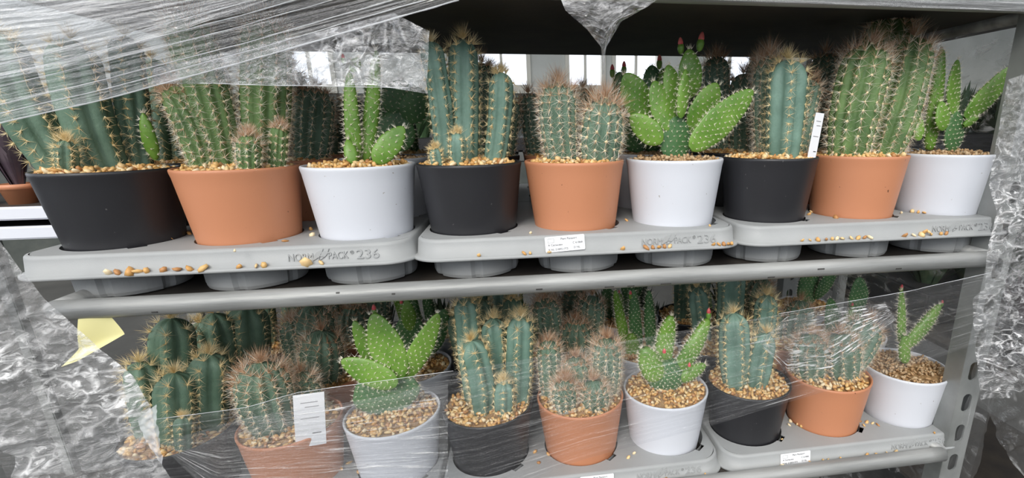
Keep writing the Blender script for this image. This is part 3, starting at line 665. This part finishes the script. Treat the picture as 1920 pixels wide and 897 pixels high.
rows2_low = {
 0: [('G', 470, .02, 460, 572, 74, .02, 0), ('G', 425, -.01, 400, 588, 58, -.01, 0, 1.2), ('G', 402, -.02, 372, 606, 42, -.02, 0, 1.2)],
 1: [('B', 604, -.02, 604, 622, 76, -.02, 0, 1.2), ('B', 595, .03, 585, 575, 76, .03, 0, 1.1), ('B', 562, .02, 545, 600, 46, .02, 0)],
 2: [('P', 775, 690, 765, 585, 60, .0, .1, 1), ('P', 770, 620, 762, 562, 26, 0, .2, 0), ('P', 795, 670, 835, 580, 42, .0, .2, 1), ('R', 754, 578, 16, 0)],
 3: [('G', 905, .0, 899, 560, 46, 0, 0), ('G', 875, 0, 852, 590, 38, 0, 0), ('G', 958, 0, 962, 560, 40, 0, 0)],
 4: [('B', 1080, -.01, 1080, 602, 64, -.01, 0), ('B', 1035, .0, 1020, 560, 54, .0, 0), ('B', 1110, .03, 1110, 555, 50, .03, 0)],
 5: [('Q', 1178, 665, 1153, 545, 20, 0, 0, 0), ('Q', 1195, 665, 1186, 540, 24, 0, 0, 1), ('Q', 1222, 660, 1216, 545, 22, 0, 0, 1), ('Q', 1190, 678, 1183, 625, 30, -.02, 0, 0), ('R', 1182, 560, 14, -.02)],
 6: [('G', 1366, -.01, 1373, 505, 50, -.01, 0), ('G', 1318, .02, 1306, 540, 40, .02, 0)],
 7: [('B', 1490, .0, 1502, 565, 58, 0, 0), ('B', 1445, .01, 1440, 575, 50, .01, 0)],
 8: [('P', 1590, 655, 1608, 560, 50, 0, .2, 1), ('P', 1606, 590, 1610, 520, 46, 0, .2, 1), ('P', 1570, 650, 1555, 560, 40, .01, .2, 1), ('Q', 1592, 640, 1596, 575, 14, -.03, 0, 0), ('R', 1597, 580, 12, -.03)]}
for ix in range(9):
    plant(ix, 1, 1, col[ix % 3], '%s second-row pot of the lower shelf, behind the %s' % (col[ix % 3], ref1[ix]), rows2_low[ix], q=.6, skin_g='teal' if ix < 5 else 'blue', pebbles=0, group=GS1)

# back rows: copies of second-row plants, only glimpsed in the dark
def copy_thing(src, loc, label, group):
    c = src.copy(); C.objects.link(c); c.location = loc; c['label'] = label; c['group'] = group
    for ch in list(src.children):
        d = ch.copy(); C.objects.link(d); d.parent = c
        for g in ch.children:
            e = g.copy(); C.objects.link(e); e.parent = d
    return c
bpy.context.view_layer.update()
srcs = {}
for o in list(C.objects):
    if o.get('group') == GS0: srcs[(0, round((o.location.x)/S)+4)] = o
    if o.get('group') == GS1: srcs[(1, round((o.location.x)/S)+4)] = o
for sh in (0, 1):
    for ix in range(9):
        src = srcs[(1, (ix+3) % 9)]
        c = copy_thing(src, (potx(ix), .2925, 0 if sh == 0 else DZ), '%s third-row pot of the %s shelf, in line with the %s' % (col[ix % 3], ('middle', 'lower')[sh], (ref0, ref1)[sh][ix]), 'third row of potted cacti on the %s shelf' % ('middle', 'lower')[sh])

# ================================================================ SPILLED PEBBLES
ORD = 'first second third fourth fifth sixth seventh eighth ninth tenth eleventh twelfth thirteenth'.split()
def spill(lst, kind, z0, where, group):
    for i, p in enumerate(sorted(lst)):
        u, v = p[:2]; s = (p[2] if len(p) > 2 else 14)/11.
        if kind == 'lip': q = at(u, v, Y=-.0832); q[2] = z0+ZLIP+.0016
        elif kind == 'lip2': q = at(u, v, Y=-.0832); q[2] = z0+ZLIP+.0056
        else: q = at(u, v, Z=z0+.002)
        o = link('pebble', PEBBLE[(i*3) % 7], None, tuple(q)); o.scale = (s, s*.8, s*.85); o.rotation_euler = (0, 0, (i*2.4) % 6.3)
        tag(o, '%s pebble from the left %s' % (ORD[i], where), 'pebble', group)
spill([(200, 503, 16), (217, 501, 14), (240, 500, 22), (257, 500, 12), (272, 499, 14), (304, 499, 13), (330, 497, 14), (353, 496, 13), (378, 495, 18), (448, 497, 12), (480, 496, 10), (494, 492, 14)], 'lip', 0, "on the left middle-shelf tray's lip", 'pebbles on the lip of the left tray, left of its lettering')
spill([(574, 490, 28), (602, 490, 11)], 'lip', 0, "right under the left tray's embossed lettering", 'pebbles under the lettering of the left tray')
spill([(355, 438, 12), (320, 448, 10), (583, 430, 12), (585, 441, 12), (535, 452, 9), (440, 470, 7)], 'deck', 0, "on the deck of the left middle-shelf tray", 'pebbles on the deck of the left middle tray')
spill([(898, 478, 10), (983, 474, 11), (994, 475, 8), (1030, 474, 9)], 'lip', 0, "on the central middle-shelf tray's lip", 'pebbles on the left half of the central tray lip')
spill([(1168, 466, 13), (1212, 464, 15), (1224, 464, 11), (1236, 463, 12), (1246, 462, 12), (1256, 462, 11)], 'lip', 0, "under the central middle-shelf tray's lettering", 'pebbles under the lettering of the central tray')
spill([(1338, 462, 10), (1348, 460, 10), (1357, 459, 12), (1366, 457, 12), (1372, 458, 10)], 'lip', 0, "on the central middle-shelf tray's right corner", 'pebbles on the right corner of the central tray')
spill([(1175, 413, 10), (1331, 423, 7), (995, 437, 8)], 'deck', 0, "on the deck of the central middle-shelf tray", 'pebbles on the deck of the central middle tray')
spill([(1505, 449, 9), (1519, 449, 7), (1534, 447, 13), (1550, 445, 12), (1561, 444, 10), (1570, 443, 12), (1580, 442, 11), (1597, 442, 11), (1610, 440, 13), (1622, 440, 11), (1632, 439, 12)], 'lip', 0, "in the right middle-shelf tray's long row", 'pebbles in the long row on the right tray lip')
spill([(1698, 434, 14), (1715, 434, 10), (1730, 431, 16), (1748, 430, 11), (1766, 430, 10), (1776, 430, 12)], 'lip', 0, "in the heap on the right middle-shelf tray", 'pebbles heaped at the right of the right tray lip')
spill([(1736, 422, 14), (1742, 428, 12)], 'lip2', 0, "topping the heap on the right middle-shelf tray", 'pebbles topping the heap on the right tray lip')
spill([(1517, 402, 12), (1521, 397, 9), (1567, 408, 15), (1690, 399, 13), (1710, 397, 13), (1722, 398, 11), (1733, 399, 12), (1815, 395, 13)], 'deck', 0, "on the deck of the right middle-shelf tray", 'pebbles on the deck of the right middle tray')
spill([(630, 862, 14), (655, 868, 12), (640, 880, 12), (672, 886, 12), (1003, 848, 12), (1028, 852, 12), (1010, 868, 11), (1178, 858, 11), (1189, 850, 11), (625, 884, 12), (1492, 853, 0.1)][:10], 'deck', DZ, "on the decks of the lower left trays", 'pebbles on the decks of the left and central lower trays')
spill([(1168, 889, 12), (1179, 889, 12), (1194, 888, 14), (1248, 882, 13), (1324, 868, 9)], 'lip', DZ, "on the central lower-shelf tray's lip", 'pebbles on the lip of the central lower tray')
spill([(1482, 790, 13), (1495, 795, 13), (1502, 800, 11), (1480, 797, 10), (1545, 806, 14), (1612, 790, 12), (1625, 792, 12), (1636, 794, 10), (1646, 797, 9), (1620, 798, 10), (1718, 788, 10), (1752, 812, 8), (1466, 824, 8)], 'deck', DZ, "on the deck of the right lower-shelf tray", 'pebbles on the deck of the right lower tray')
spill([(1469, 853, 13), (1522, 846, 8), (1556, 841, 12), (1547, 842, 9), (1583, 815, 9), (1630, 827, 13), (1648, 827, 10), (1685, 822, 12), (1668, 825, 9)], 'lip', DZ, "on the right lower-shelf tray's lip", 'pebbles on the lip of the right lower tray')

# ================================================================ YELLOW PAPER
def sheet(name, A, B, n, m, mat, wr, label=None, cat=None, group=None, parent=None):
    """A, B: matching polylines of (u, v, Y); ruled surface between them; wr(s, t, P)->offset vector"""
    A3 = np.array([at(u, v, Y=Y) for u, v, Y in A]); B3 = np.array([at(u, v, Y=Y) for u, v, Y in B])
    def samp(P, s):
        d = np.concatenate([[0], np.cumsum(np.linalg.norm(np.diff(P, axis=0), axis=1))]); d /= d[-1]
        return np.stack([np.interp(s, d, P[:, k]) for k in range(3)], -1)
    s = np.linspace(0, 1, n); a = samp(A3, s); b = samp(B3, s); t = np.linspace(0, 1, m)
    P = a[:, None]*(1-t)[None, :, None]+b[:, None]*t[None, :, None]
    ls = np.concatenate([[0], np.cumsum(np.linalg.norm(np.diff((a+b)/2, axis=0), axis=1))]); wd_ = np.linalg.norm(a-b, axis=1)
    uv = np.stack([np.repeat(ls[:, None], m, 1), t[None, :]*wd_.mean()*np.ones((n, 1))], -1).reshape(-1, 2)
    Q = P.copy()
    for i in range(n):
        for j in range(m):
            Q[i, j] += wr(s[i], t[j], P[i, j])
    me = np_mesh(name, Q.reshape(-1, 3), grid_faces(n, m), [mat], uv=uv)
    o = link(name, me, parent)
    return tag(o, label, cat, group)
def ridged(p, sc, seed, octv=4):
    v = Vector((p[0]*sc+seed, p[1]*sc*.5, p[2]*sc-seed)); a = 0; w = .5
    for k in range(octv):
        a += w*(1-abs(noise.noise(v))*2.2); v = v*2.03+Vector((3.1, 1.7, 9.2)); w *= .52
    return a
sheet('yellow_paper', [(148, 585, -.100), (148, 655, -.105), (112, 690, -.112)], [(200, 585, -.098), (232, 628, -.102), (150, 675, -.112)], 24, 12, M['yellow'],
      lambda s, t, p: np.array([0, -.002*math.sin(5*s+3*t), 0]), 'pale yellow paper slip caught in the film under the left end of the rail', 'paper')

# ================================================================ STRETCH FILM
FM_band = film_material('stretch_film_streaked', .11, .03, .8, (4, 170), rough=.12, bump=.8, lo=.54, hi=.70)
FM_band_thin = film_material('stretch_film_faint', .08, .02, .6, (7, 330), rough=.15, bump=.6, lo=.58, hi=.76)
FM_haze = film_material('stretch_film_milky', .09, .10, .45, (22, 120), rough=.2, bump=.8, lo=.48, hi=.72, iso=.6)
FM_crump = film_material('stretch_film_crumpled', .15, .02, 1., (110, 80), rough=.06, bump=1., lo=.56, hi=.62, iso=1.2, dist=.006, crease=55)
FM_loose = film_material('stretch_film_loose', .11, .15, .9, (130, 70), rough=.08, bump=1., lo=.50, hi=.62, iso=1.0, dist=.005, crease=42)
FM_side = film_material('stretch_film_dark_side', .12, .02, .8, (14, 34), rough=.08, bump=1., lo=.54, hi=.66, iso=1.5, dist=.01)
FM_fold = material('film_fold', (.8, .82, .85), .15, .8); FM_fold.node_tree.nodes['Principled BSDF'].inputs['Alpha'].default_value = .42

def fold(parent, pts, r, name='fold'):
    P = [at(u, v, Y=Y) for u, v, Y in pts]
    Q = []
    for i in range(len(P)-1):
        for k in range(14): 
            f = k/14; q = P[i]*(1-f)+P[i+1]*f; q = q+np.array([0, 0, .0005*noise.noise(Vector(q*40))]); Q.append(q)
    Q.append(P[-1]); rr = [r*(.7+.5*abs(noise.noise(Vector(q*60)))*2) for q in Q]
    return link(name, tube_mesh(name, Q, rr, FM_fold, 6), parent)
YFm = -.118
# 1: broad band crossing the upper left corner
def w_band(seed, amp=.0016):
    def f(s, t, p):
        return np.array([0, -amp*(ridged(np.array([s*1.2, 0, t*16]), 1, seed)+.35*ridged(np.array([s*2.5, 0, t*60]), 1, seed+2, 2)), 0])
    return f
b1 = sheet('stretch_film', [(-120, 262, YFm), (0, 231, YFm), (200, 186, YFm), (450, 118, YFm), (700, 48, YFm), (870, -4, YFm)], [(-120, -120, YFm), (100, -140, YFm), (300, -160, YFm), (500, -180, YFm), (700, -200, YFm), (870, -215, YFm)], 110, 260, FM_band, w_band(3.3),
      'broad band of streaky stretch film crossing the upper left corner over the tall columns', 'film', 'stretch film wound round the trolley')
for k, b_, r in ((231, 0, .0008), (213, -.01, .0005), (196, -.02, .0005), (163, -.03, .0004), (143, -.04, .0005), (120, 0, .0004)):
    fold(b1, [(-60, k+14, YFm-.003), (200, k-46+b_*100, YFm-.003), (450, k-113, YFm-.003), (640, k-168, YFm-.003), (860, k-231, YFm-.003)], r)
sheet('stretch_film', [(-60, 165, YFm-.008), (120, 130, YFm-.008), (330, 62, YFm-.008), (640, -45, YFm-.008)], [(-60, -60, YFm-.008), (120, -60, YFm-.008), (330, -60, YFm-.008), (640, -60, YFm-.008)], 90, 80, FM_haze, w_band(8.1, .003),
      'milky grey layer of stretch film in the top left corner of the picture', 'film', 'stretch film wound round the trolley')
b2 = sheet('stretch_film', [(290, 158, YFm+.004), (400, 158, YFm+.004), (600, 162, YFm+.004), (700, 160, YFm+.004), (800, 176, YFm+.004)], [(290, 130, YFm+.004), (420, 100, YFm+.004), (600, 60, YFm+.004), (740, 26, YFm+.004), (806, 60, YFm+.004)], 120, 60, film_material('stretch_film_rumpled', .20, .03, .8, (70, 110), bump=1., lo=.54, hi=.66, iso=1.2, dist=.006, crease=50), lambda s, t, p: np.array([0, -.006*ridged(p, 28, 5.), 0]),
      'rumpled clear film with a straight lower edge above the third pot, under the streaky band', 'film', 'stretch film wound round the trolley')
fold(b2, [(375, 156, YFm), (500, 160, YFm), (640, 162, YFm), (765, 165, YFm)], .0004)
# 2: crumpled flap hanging from the top edge
sheet('stretch_film', [(1040, -30, -.125), (1060, 20, -.128), (1100, 55, -.13), (1127, 88, -.128), (1129, 140, -.12)], [(1270, -30, -.125), (1215, 12, -.128), (1165, 40, -.13), (1136, 90, -.128), (1133, 140, -.12)], 70, 60, FM_crump, lambda s, t, p: np.array([0, -.012*min(1, .15+5*t, .15+5*(1-t))*ridged(p, 30, 2.)*(1-s*.8), 0]),
      'crumpled clear film flap hanging to a point from the top shelf near the centre', 'film', 'stretch film wound round the trolley')
# 3: right end wall of film and the film running along the top right edge
def side_sheet():
    n, m = 90, 70; V = []; uv = []
    for i in range(n):
        for j in range(m):
            y = -.085+.58*i/(n-1); z = -.75+1.05*j/(m-1)
            x = .648+.012*ridged(np.array([y, z, y]), 9, 4.)*1.0
            V.append((x, y, z)); uv.append((y, z))
    o = link('stretch_film', np_mesh('stretch_film', V, grid_faces(n, m), [FM_side], uv=uv))
    tag(o, 'clear film closing the right end of the trolley, behind the last prickly pear', 'film', 'stretch film wound round the trolley')
side_sheet()
sheet('stretch_film', [(1190, 0, -.118), (1300, 0, -.118), (1560, 9, -.118), (1960, 24, -.118)], [(1190, -60, -.118), (1300, -60, -.118), (1560, -50, -.118), (1960, -30, -.118)], 90, 24, FM_band, w_band(6., .003),
      'narrow streaked film along the front rail of the top shelf', 'film', 'stretch film wound round the trolley')
# 4: crumpled mass down the right post
sheet('stretch_film', [(1888, 150, -.10), (1870, 250, -.105), (1852, 345, -.11), (1868, 400, -.115), (1850, 470, -.12), (1845, 540, -.125), (1822, 560, -.125), (1826, 640, -.12), (1838, 750, -.12)],
      [(1990, 100, -.12), (1990, 200, -.12), (1990, 300, -.13), (1990, 400, -.13), (1990, 470, -.13), (1990, 540, -.13), (1990, 600, -.13), (1990, 660, -.13), (1990, 710, -.13)], 150, 80, FM_crump, lambda s, t, p: np.array([0, -.013*min(1, .15+5*t)*ridged(p, 42, 1., 5), 0]),
      'thick silvery crumpled film bunched down the right front post', 'film', 'stretch film wound round the trolley')
sheet('stretch_film', [(1835, 560, -.115), (1830, 640, -.115), (1815, 740, -.115), (1780, 850, -.115), (1760, 910, -.115)], [(1885, 560, -.12), (1878, 640, -.12), (1862, 740, -.12), (1838, 850, -.12), (1820, 910, -.12)], 80, 20, FM_band_thin, lambda s, t, p: np.array([0, -.006*ridged(p, 20, 7.), 0]),
      'thin strip of film clinging over the right front post below the bunched film', 'film', 'stretch film wound round the trolley')
sheet('stretch_film', [(1850, 770, -.09), (1870, 830, -.09), (1920, 900, -.09), (1960, 960, -.09)], [(1960, 560, -.11), (1990, 640, -.11), (1990, 700, -.11), (1990, 780, -.11)], 60, 50, FM_side, lambda s, t, p: np.array([0, -.012*ridged(p, 16, 9.), 0]),
      'dark clear film at the bottom right corner beyond the post', 'film', 'stretch film wound round the trolley')
# 5: the band round the lower shelf
b5 = sheet('stretch_film', [(-20, 835, -.118), (220, 797, -.118), (460, 766, -.118), (560, 737, -.118), (850, 697, -.118), (1100, 652, -.118), (1330, 612, -.118), (1460, 590, -.118), (1700, 548, -.118), (1860, 512, -.118)],
      [(-20, 1010, -.118), (220, 1010, -.118), (460, 990, -.118), (700, 960, -.118), (900, 930, -.118), (1100, 860, -.118), (1330, 800, -.118), (1460, 760, -.118), (1700, 690, -.118), (1850, 640, -.118)], 160, 130, FM_band_thin, w_band(5.5, .0012),
      'long clear film band sloping across the pots of the lower shelf', 'film', 'stretch film wound round the trolley')
fold(b5, [(220, 796, -.12), (460, 765, -.12), (560, 736, -.12), (850, 696, -.12)], .00045)
fold(b5, [(1460, 589, -.12), (1700, 547, -.12), (1860, 511, -.12)], .0004)
sheet('stretch_film', [(1425, 640, -.121), (1475, 594, -.121), (1560, 578, -.121), (1660, 570, -.121)], [(1425, 644, -.121), (1475, 700, -.121), (1560, 690, -.121), (1680, 600, -.121)], 60, 60, film_material('stretch_film_painted_glints', .10, .03, 1.3, (45, 360), rough=.12, bump=.6, lo=.53, hi=.60), w_band(7.7, .0006),  # white diffuse streaks paint the glints onto this patch
      'glinting white-streaked patch of film in front of the terracotta pot at lower right', 'film', 'stretch film wound round the trolley')
sheet('stretch_film', [(300, 830, -.121), (470, 780, -.121), (620, 760, -.121), (840, 720, -.121)], [(300, 834, -.121), (400, 930, -.121), (620, 930, -.121), (840, 930, -.121)], 70, 90, film_material('stretch_film_lower_left', .14, .03, 1.1, (12, 260), rough=.14, bump=1., lo=.55, hi=.68), w_band(9.7, .0015),
      'finely streaked second layer of film over the terracotta and white pots at lower left', 'film', 'stretch film wound round the trolley')
# 6: big crumpled sheet at lower left
b6 = sheet('stretch_film', [(-20, 420, -.15), (35, 500, -.148), (85, 560, -.145), (130, 600, -.142), (190, 655, -.14), (250, 705, -.138), (283, 760, -.136), (300, 865, -.135), (345, 930, -.135)],
      [(-120, 480, -.17), (-110, 560, -.17), (-90, 640, -.17), (-40, 700, -.17), (-10, 770, -.165), (10, 820, -.165), (30, 870, -.16), (45, 920, -.16), (60, 980, -.16)], 170, 130, FM_loose, lambda s, t, p: np.array([0, -.013*min(1, .15+5*t)*ridged(p, 24, 3., 5), 0]),
      'large crumpled milky sheet of film hanging at the lower left', 'film', 'stretch film wound round the trolley')
sheet('film_shred', [(262, 782, -.148), (275, 820, -.147), (300, 860, -.146)], [(292, 760, -.15), (302, 805, -.15), (308, 868, -.146)], 40, 16, FM_fold, lambda s, t, p: np.array([0, -.006*ridged(p, 45, 6.), 0]),
      'bright twisted shred of torn film at the tip of the crumpled sheet', 'film')

# ================================================================ NEIGHBOURING TROLLEYS
m_leaf = material('dark_foliage', (.03, .06, .03), .6, var=(.07, .1, .05), vscale=30)
m_bright = material('fresh_green_foliage', (.08, .16, .06), .6, var=(.12, .22, .1), vscale=30)
m_purple = material('purple_foliage', (.09, .06, .08), .6, var=(.14, .11, .12), vscale=30)
m_crate = material('black_nursery_crate', (.02, .02, .022), .5)
m_white = material('white_shelf_edge', (.72, .74, .8), .5)
def leaf_clump(parent, loc, n, r, h, mat, seed, name='foliage'):
    rs = np.random.default_rng(seed); V = []; F = []
    for k in range(n):
        a = rs.uniform(0, 2*PI); l = h*rs.uniform(.5, 1.1); out = r*rs.uniform(.2, 1.); w = h*.07
        d = np.array([math.cos(a), math.sin(a), 0]); s_ = np.array([-d[1], d[0], 0]); o = len(V)
        p0 = d*out*.2; p1 = d*out*.6+np.array([0, 0, l*.6]); p2 = d*out+np.array([0, 0, l])
        V += [p0-s_*w*.3, p0+s_*w*.3, p1-s_*w, p1+s_*w, p2]; F += [[o, o+1, o+3, o+2]]; 
    F4 = np.array(F); F3 = F4[:, [3, 2]]; F3 = np.concatenate([F3, F4[:, :1]+4], 1)
    o_ = link(name, np_mesh(name, np.array(V), [F4, F3], [mat]), parent, loc); o_['kind'] = 'stuff'; return o_
def neighbour(x0, x1, y0, y1, zs, where, edge):
    for k, z in enumerate(zs):
        t = empty('trolley_shelf', ((x0+x1)/2, (y0+y1)/2, z), '%s shelf of the %s' % (['lowest', 'second', 'third', 'top'][k], where), 'shelf', 'shelves of the ' + where); ox, oy, oz = t.location
        link('board', box_mesh('board', x0-ox, x1-ox, y0-oy, y1-oy, -.012, 0, M['board']), t)
        link('shelf_edge', box_mesh('shelf_edge', x0-ox, x1-ox, y0-oy-.012, y0-oy, -.022, .004, edge, .003), t)
    for x, wx in ((x0-.017, 'left'), (x1+.017 if edge is not m_white else x1-.65, 'right')):
        for y, wy in ((y0, 'front'), (y1, 'rear')):
            o = link('trolley_post', box_mesh('trolley_post', -.015, .015, -.015, .015, 0, zs[-1]+1.3, M['steel_post'], .003), None, (x, y, -1.2))
            tag(o, '%s %s post of the %s' % (wy, wx, where), 'post', 'posts of the ' + where)
neighbour(-.95, .95, .72, 1.25, (-1.0, -.66, -.31, .06), 'dark trolley directly behind the cacti', M['steel_post'])
neighbour(1.05, 1.6, -.1, 1.6, (-.9, -.45, 0., .45), 'dark trolley beyond the right end', M['steel_post'])  # added to block the bright window past the right end
nc = 0
for z, n in ((-.66, 4), (-.31, 4), (.06, 4)):
    for k in range(n):
        x = -.72+k*.48; h = .14 if z < 0 else .09
        if z > 0: h = (.06, .13, .12, .06)[k]
        lab = 'black crate of dark plants, %s shelf of the trolley behind, %s' % ({-.66: 'lowest', -.31: 'middle', .06: 'upper'}[z], ['far left', 'left of centre', 'right of centre', 'far right'][k])
        t = empty('plant_crate', (x, .97, z), lab, 'crate', 'black crates on the trolley behind')
        link('crate', box_mesh('crate', -.2, .2, -.18, .18, 0, .08 if z < 0 else .04, m_crate, .006), t)
        for j in range(6): leaf_clump(t, (-.14+(j % 3)*.14, -.09+(j//3)*.18, .06 if z < 0 else .03), 46, .075, h, m_leaf if (nc+j) % 3 else m_bright, nc*10+j)
        nc += 1
neighbour(-2.3, -.99, .45, 1.0, (-1.0, -.055, -.016, .60), 'white-edged trolley at far left', m_white)
for k in range(6):
    x = -1.045-.075*k
    t = empty('potted_plant', (x, .53, -.016), '%s small terracotta pot from the right on the white-edged shelf at far left' % ORD[k], 'plant', 'small pots on the white-edged shelf at far left')
    link('pot', lathe('pot', [(.001, .001), (.022, 0), (.029, .031), (.032, .032), (.032, .042), (.029, .042), (.027, .034), (.001, .033)], M['terracotta'], 32), t)
    leaf_clump(t, (0, 0, .034), 60, .045, .15, m_purple, 300+k)
print('triangles', sum(len(m.polygons) for m in bpy.data.meshes), 'objects', len(C.objects))

for z, lab in ((-.45, 'second'), (0., 'third')):  # crates filling the added blocking trolley
    for k in range(3):
        t = empty('plant_crate', (1.33, .2+k*.5, z), 'black crate of dark plants, %s shelf of the right trolley, %s' % (lab, ['nearest', 'middle one', 'farthest'][k]), 'crate', 'black crates on the trolley beyond the right end')
        link('crate', box_mesh('crate', -.24, .24, -.2, .2, 0, .1, m_crate, .006), t)
        for j in range(6): leaf_clump(t, (-.15+(j % 3)*.15, -.1+(j//3)*.2, .08), 90, .09, .15, m_leaf if k != 0 else m_purple, 700+k*10+j)
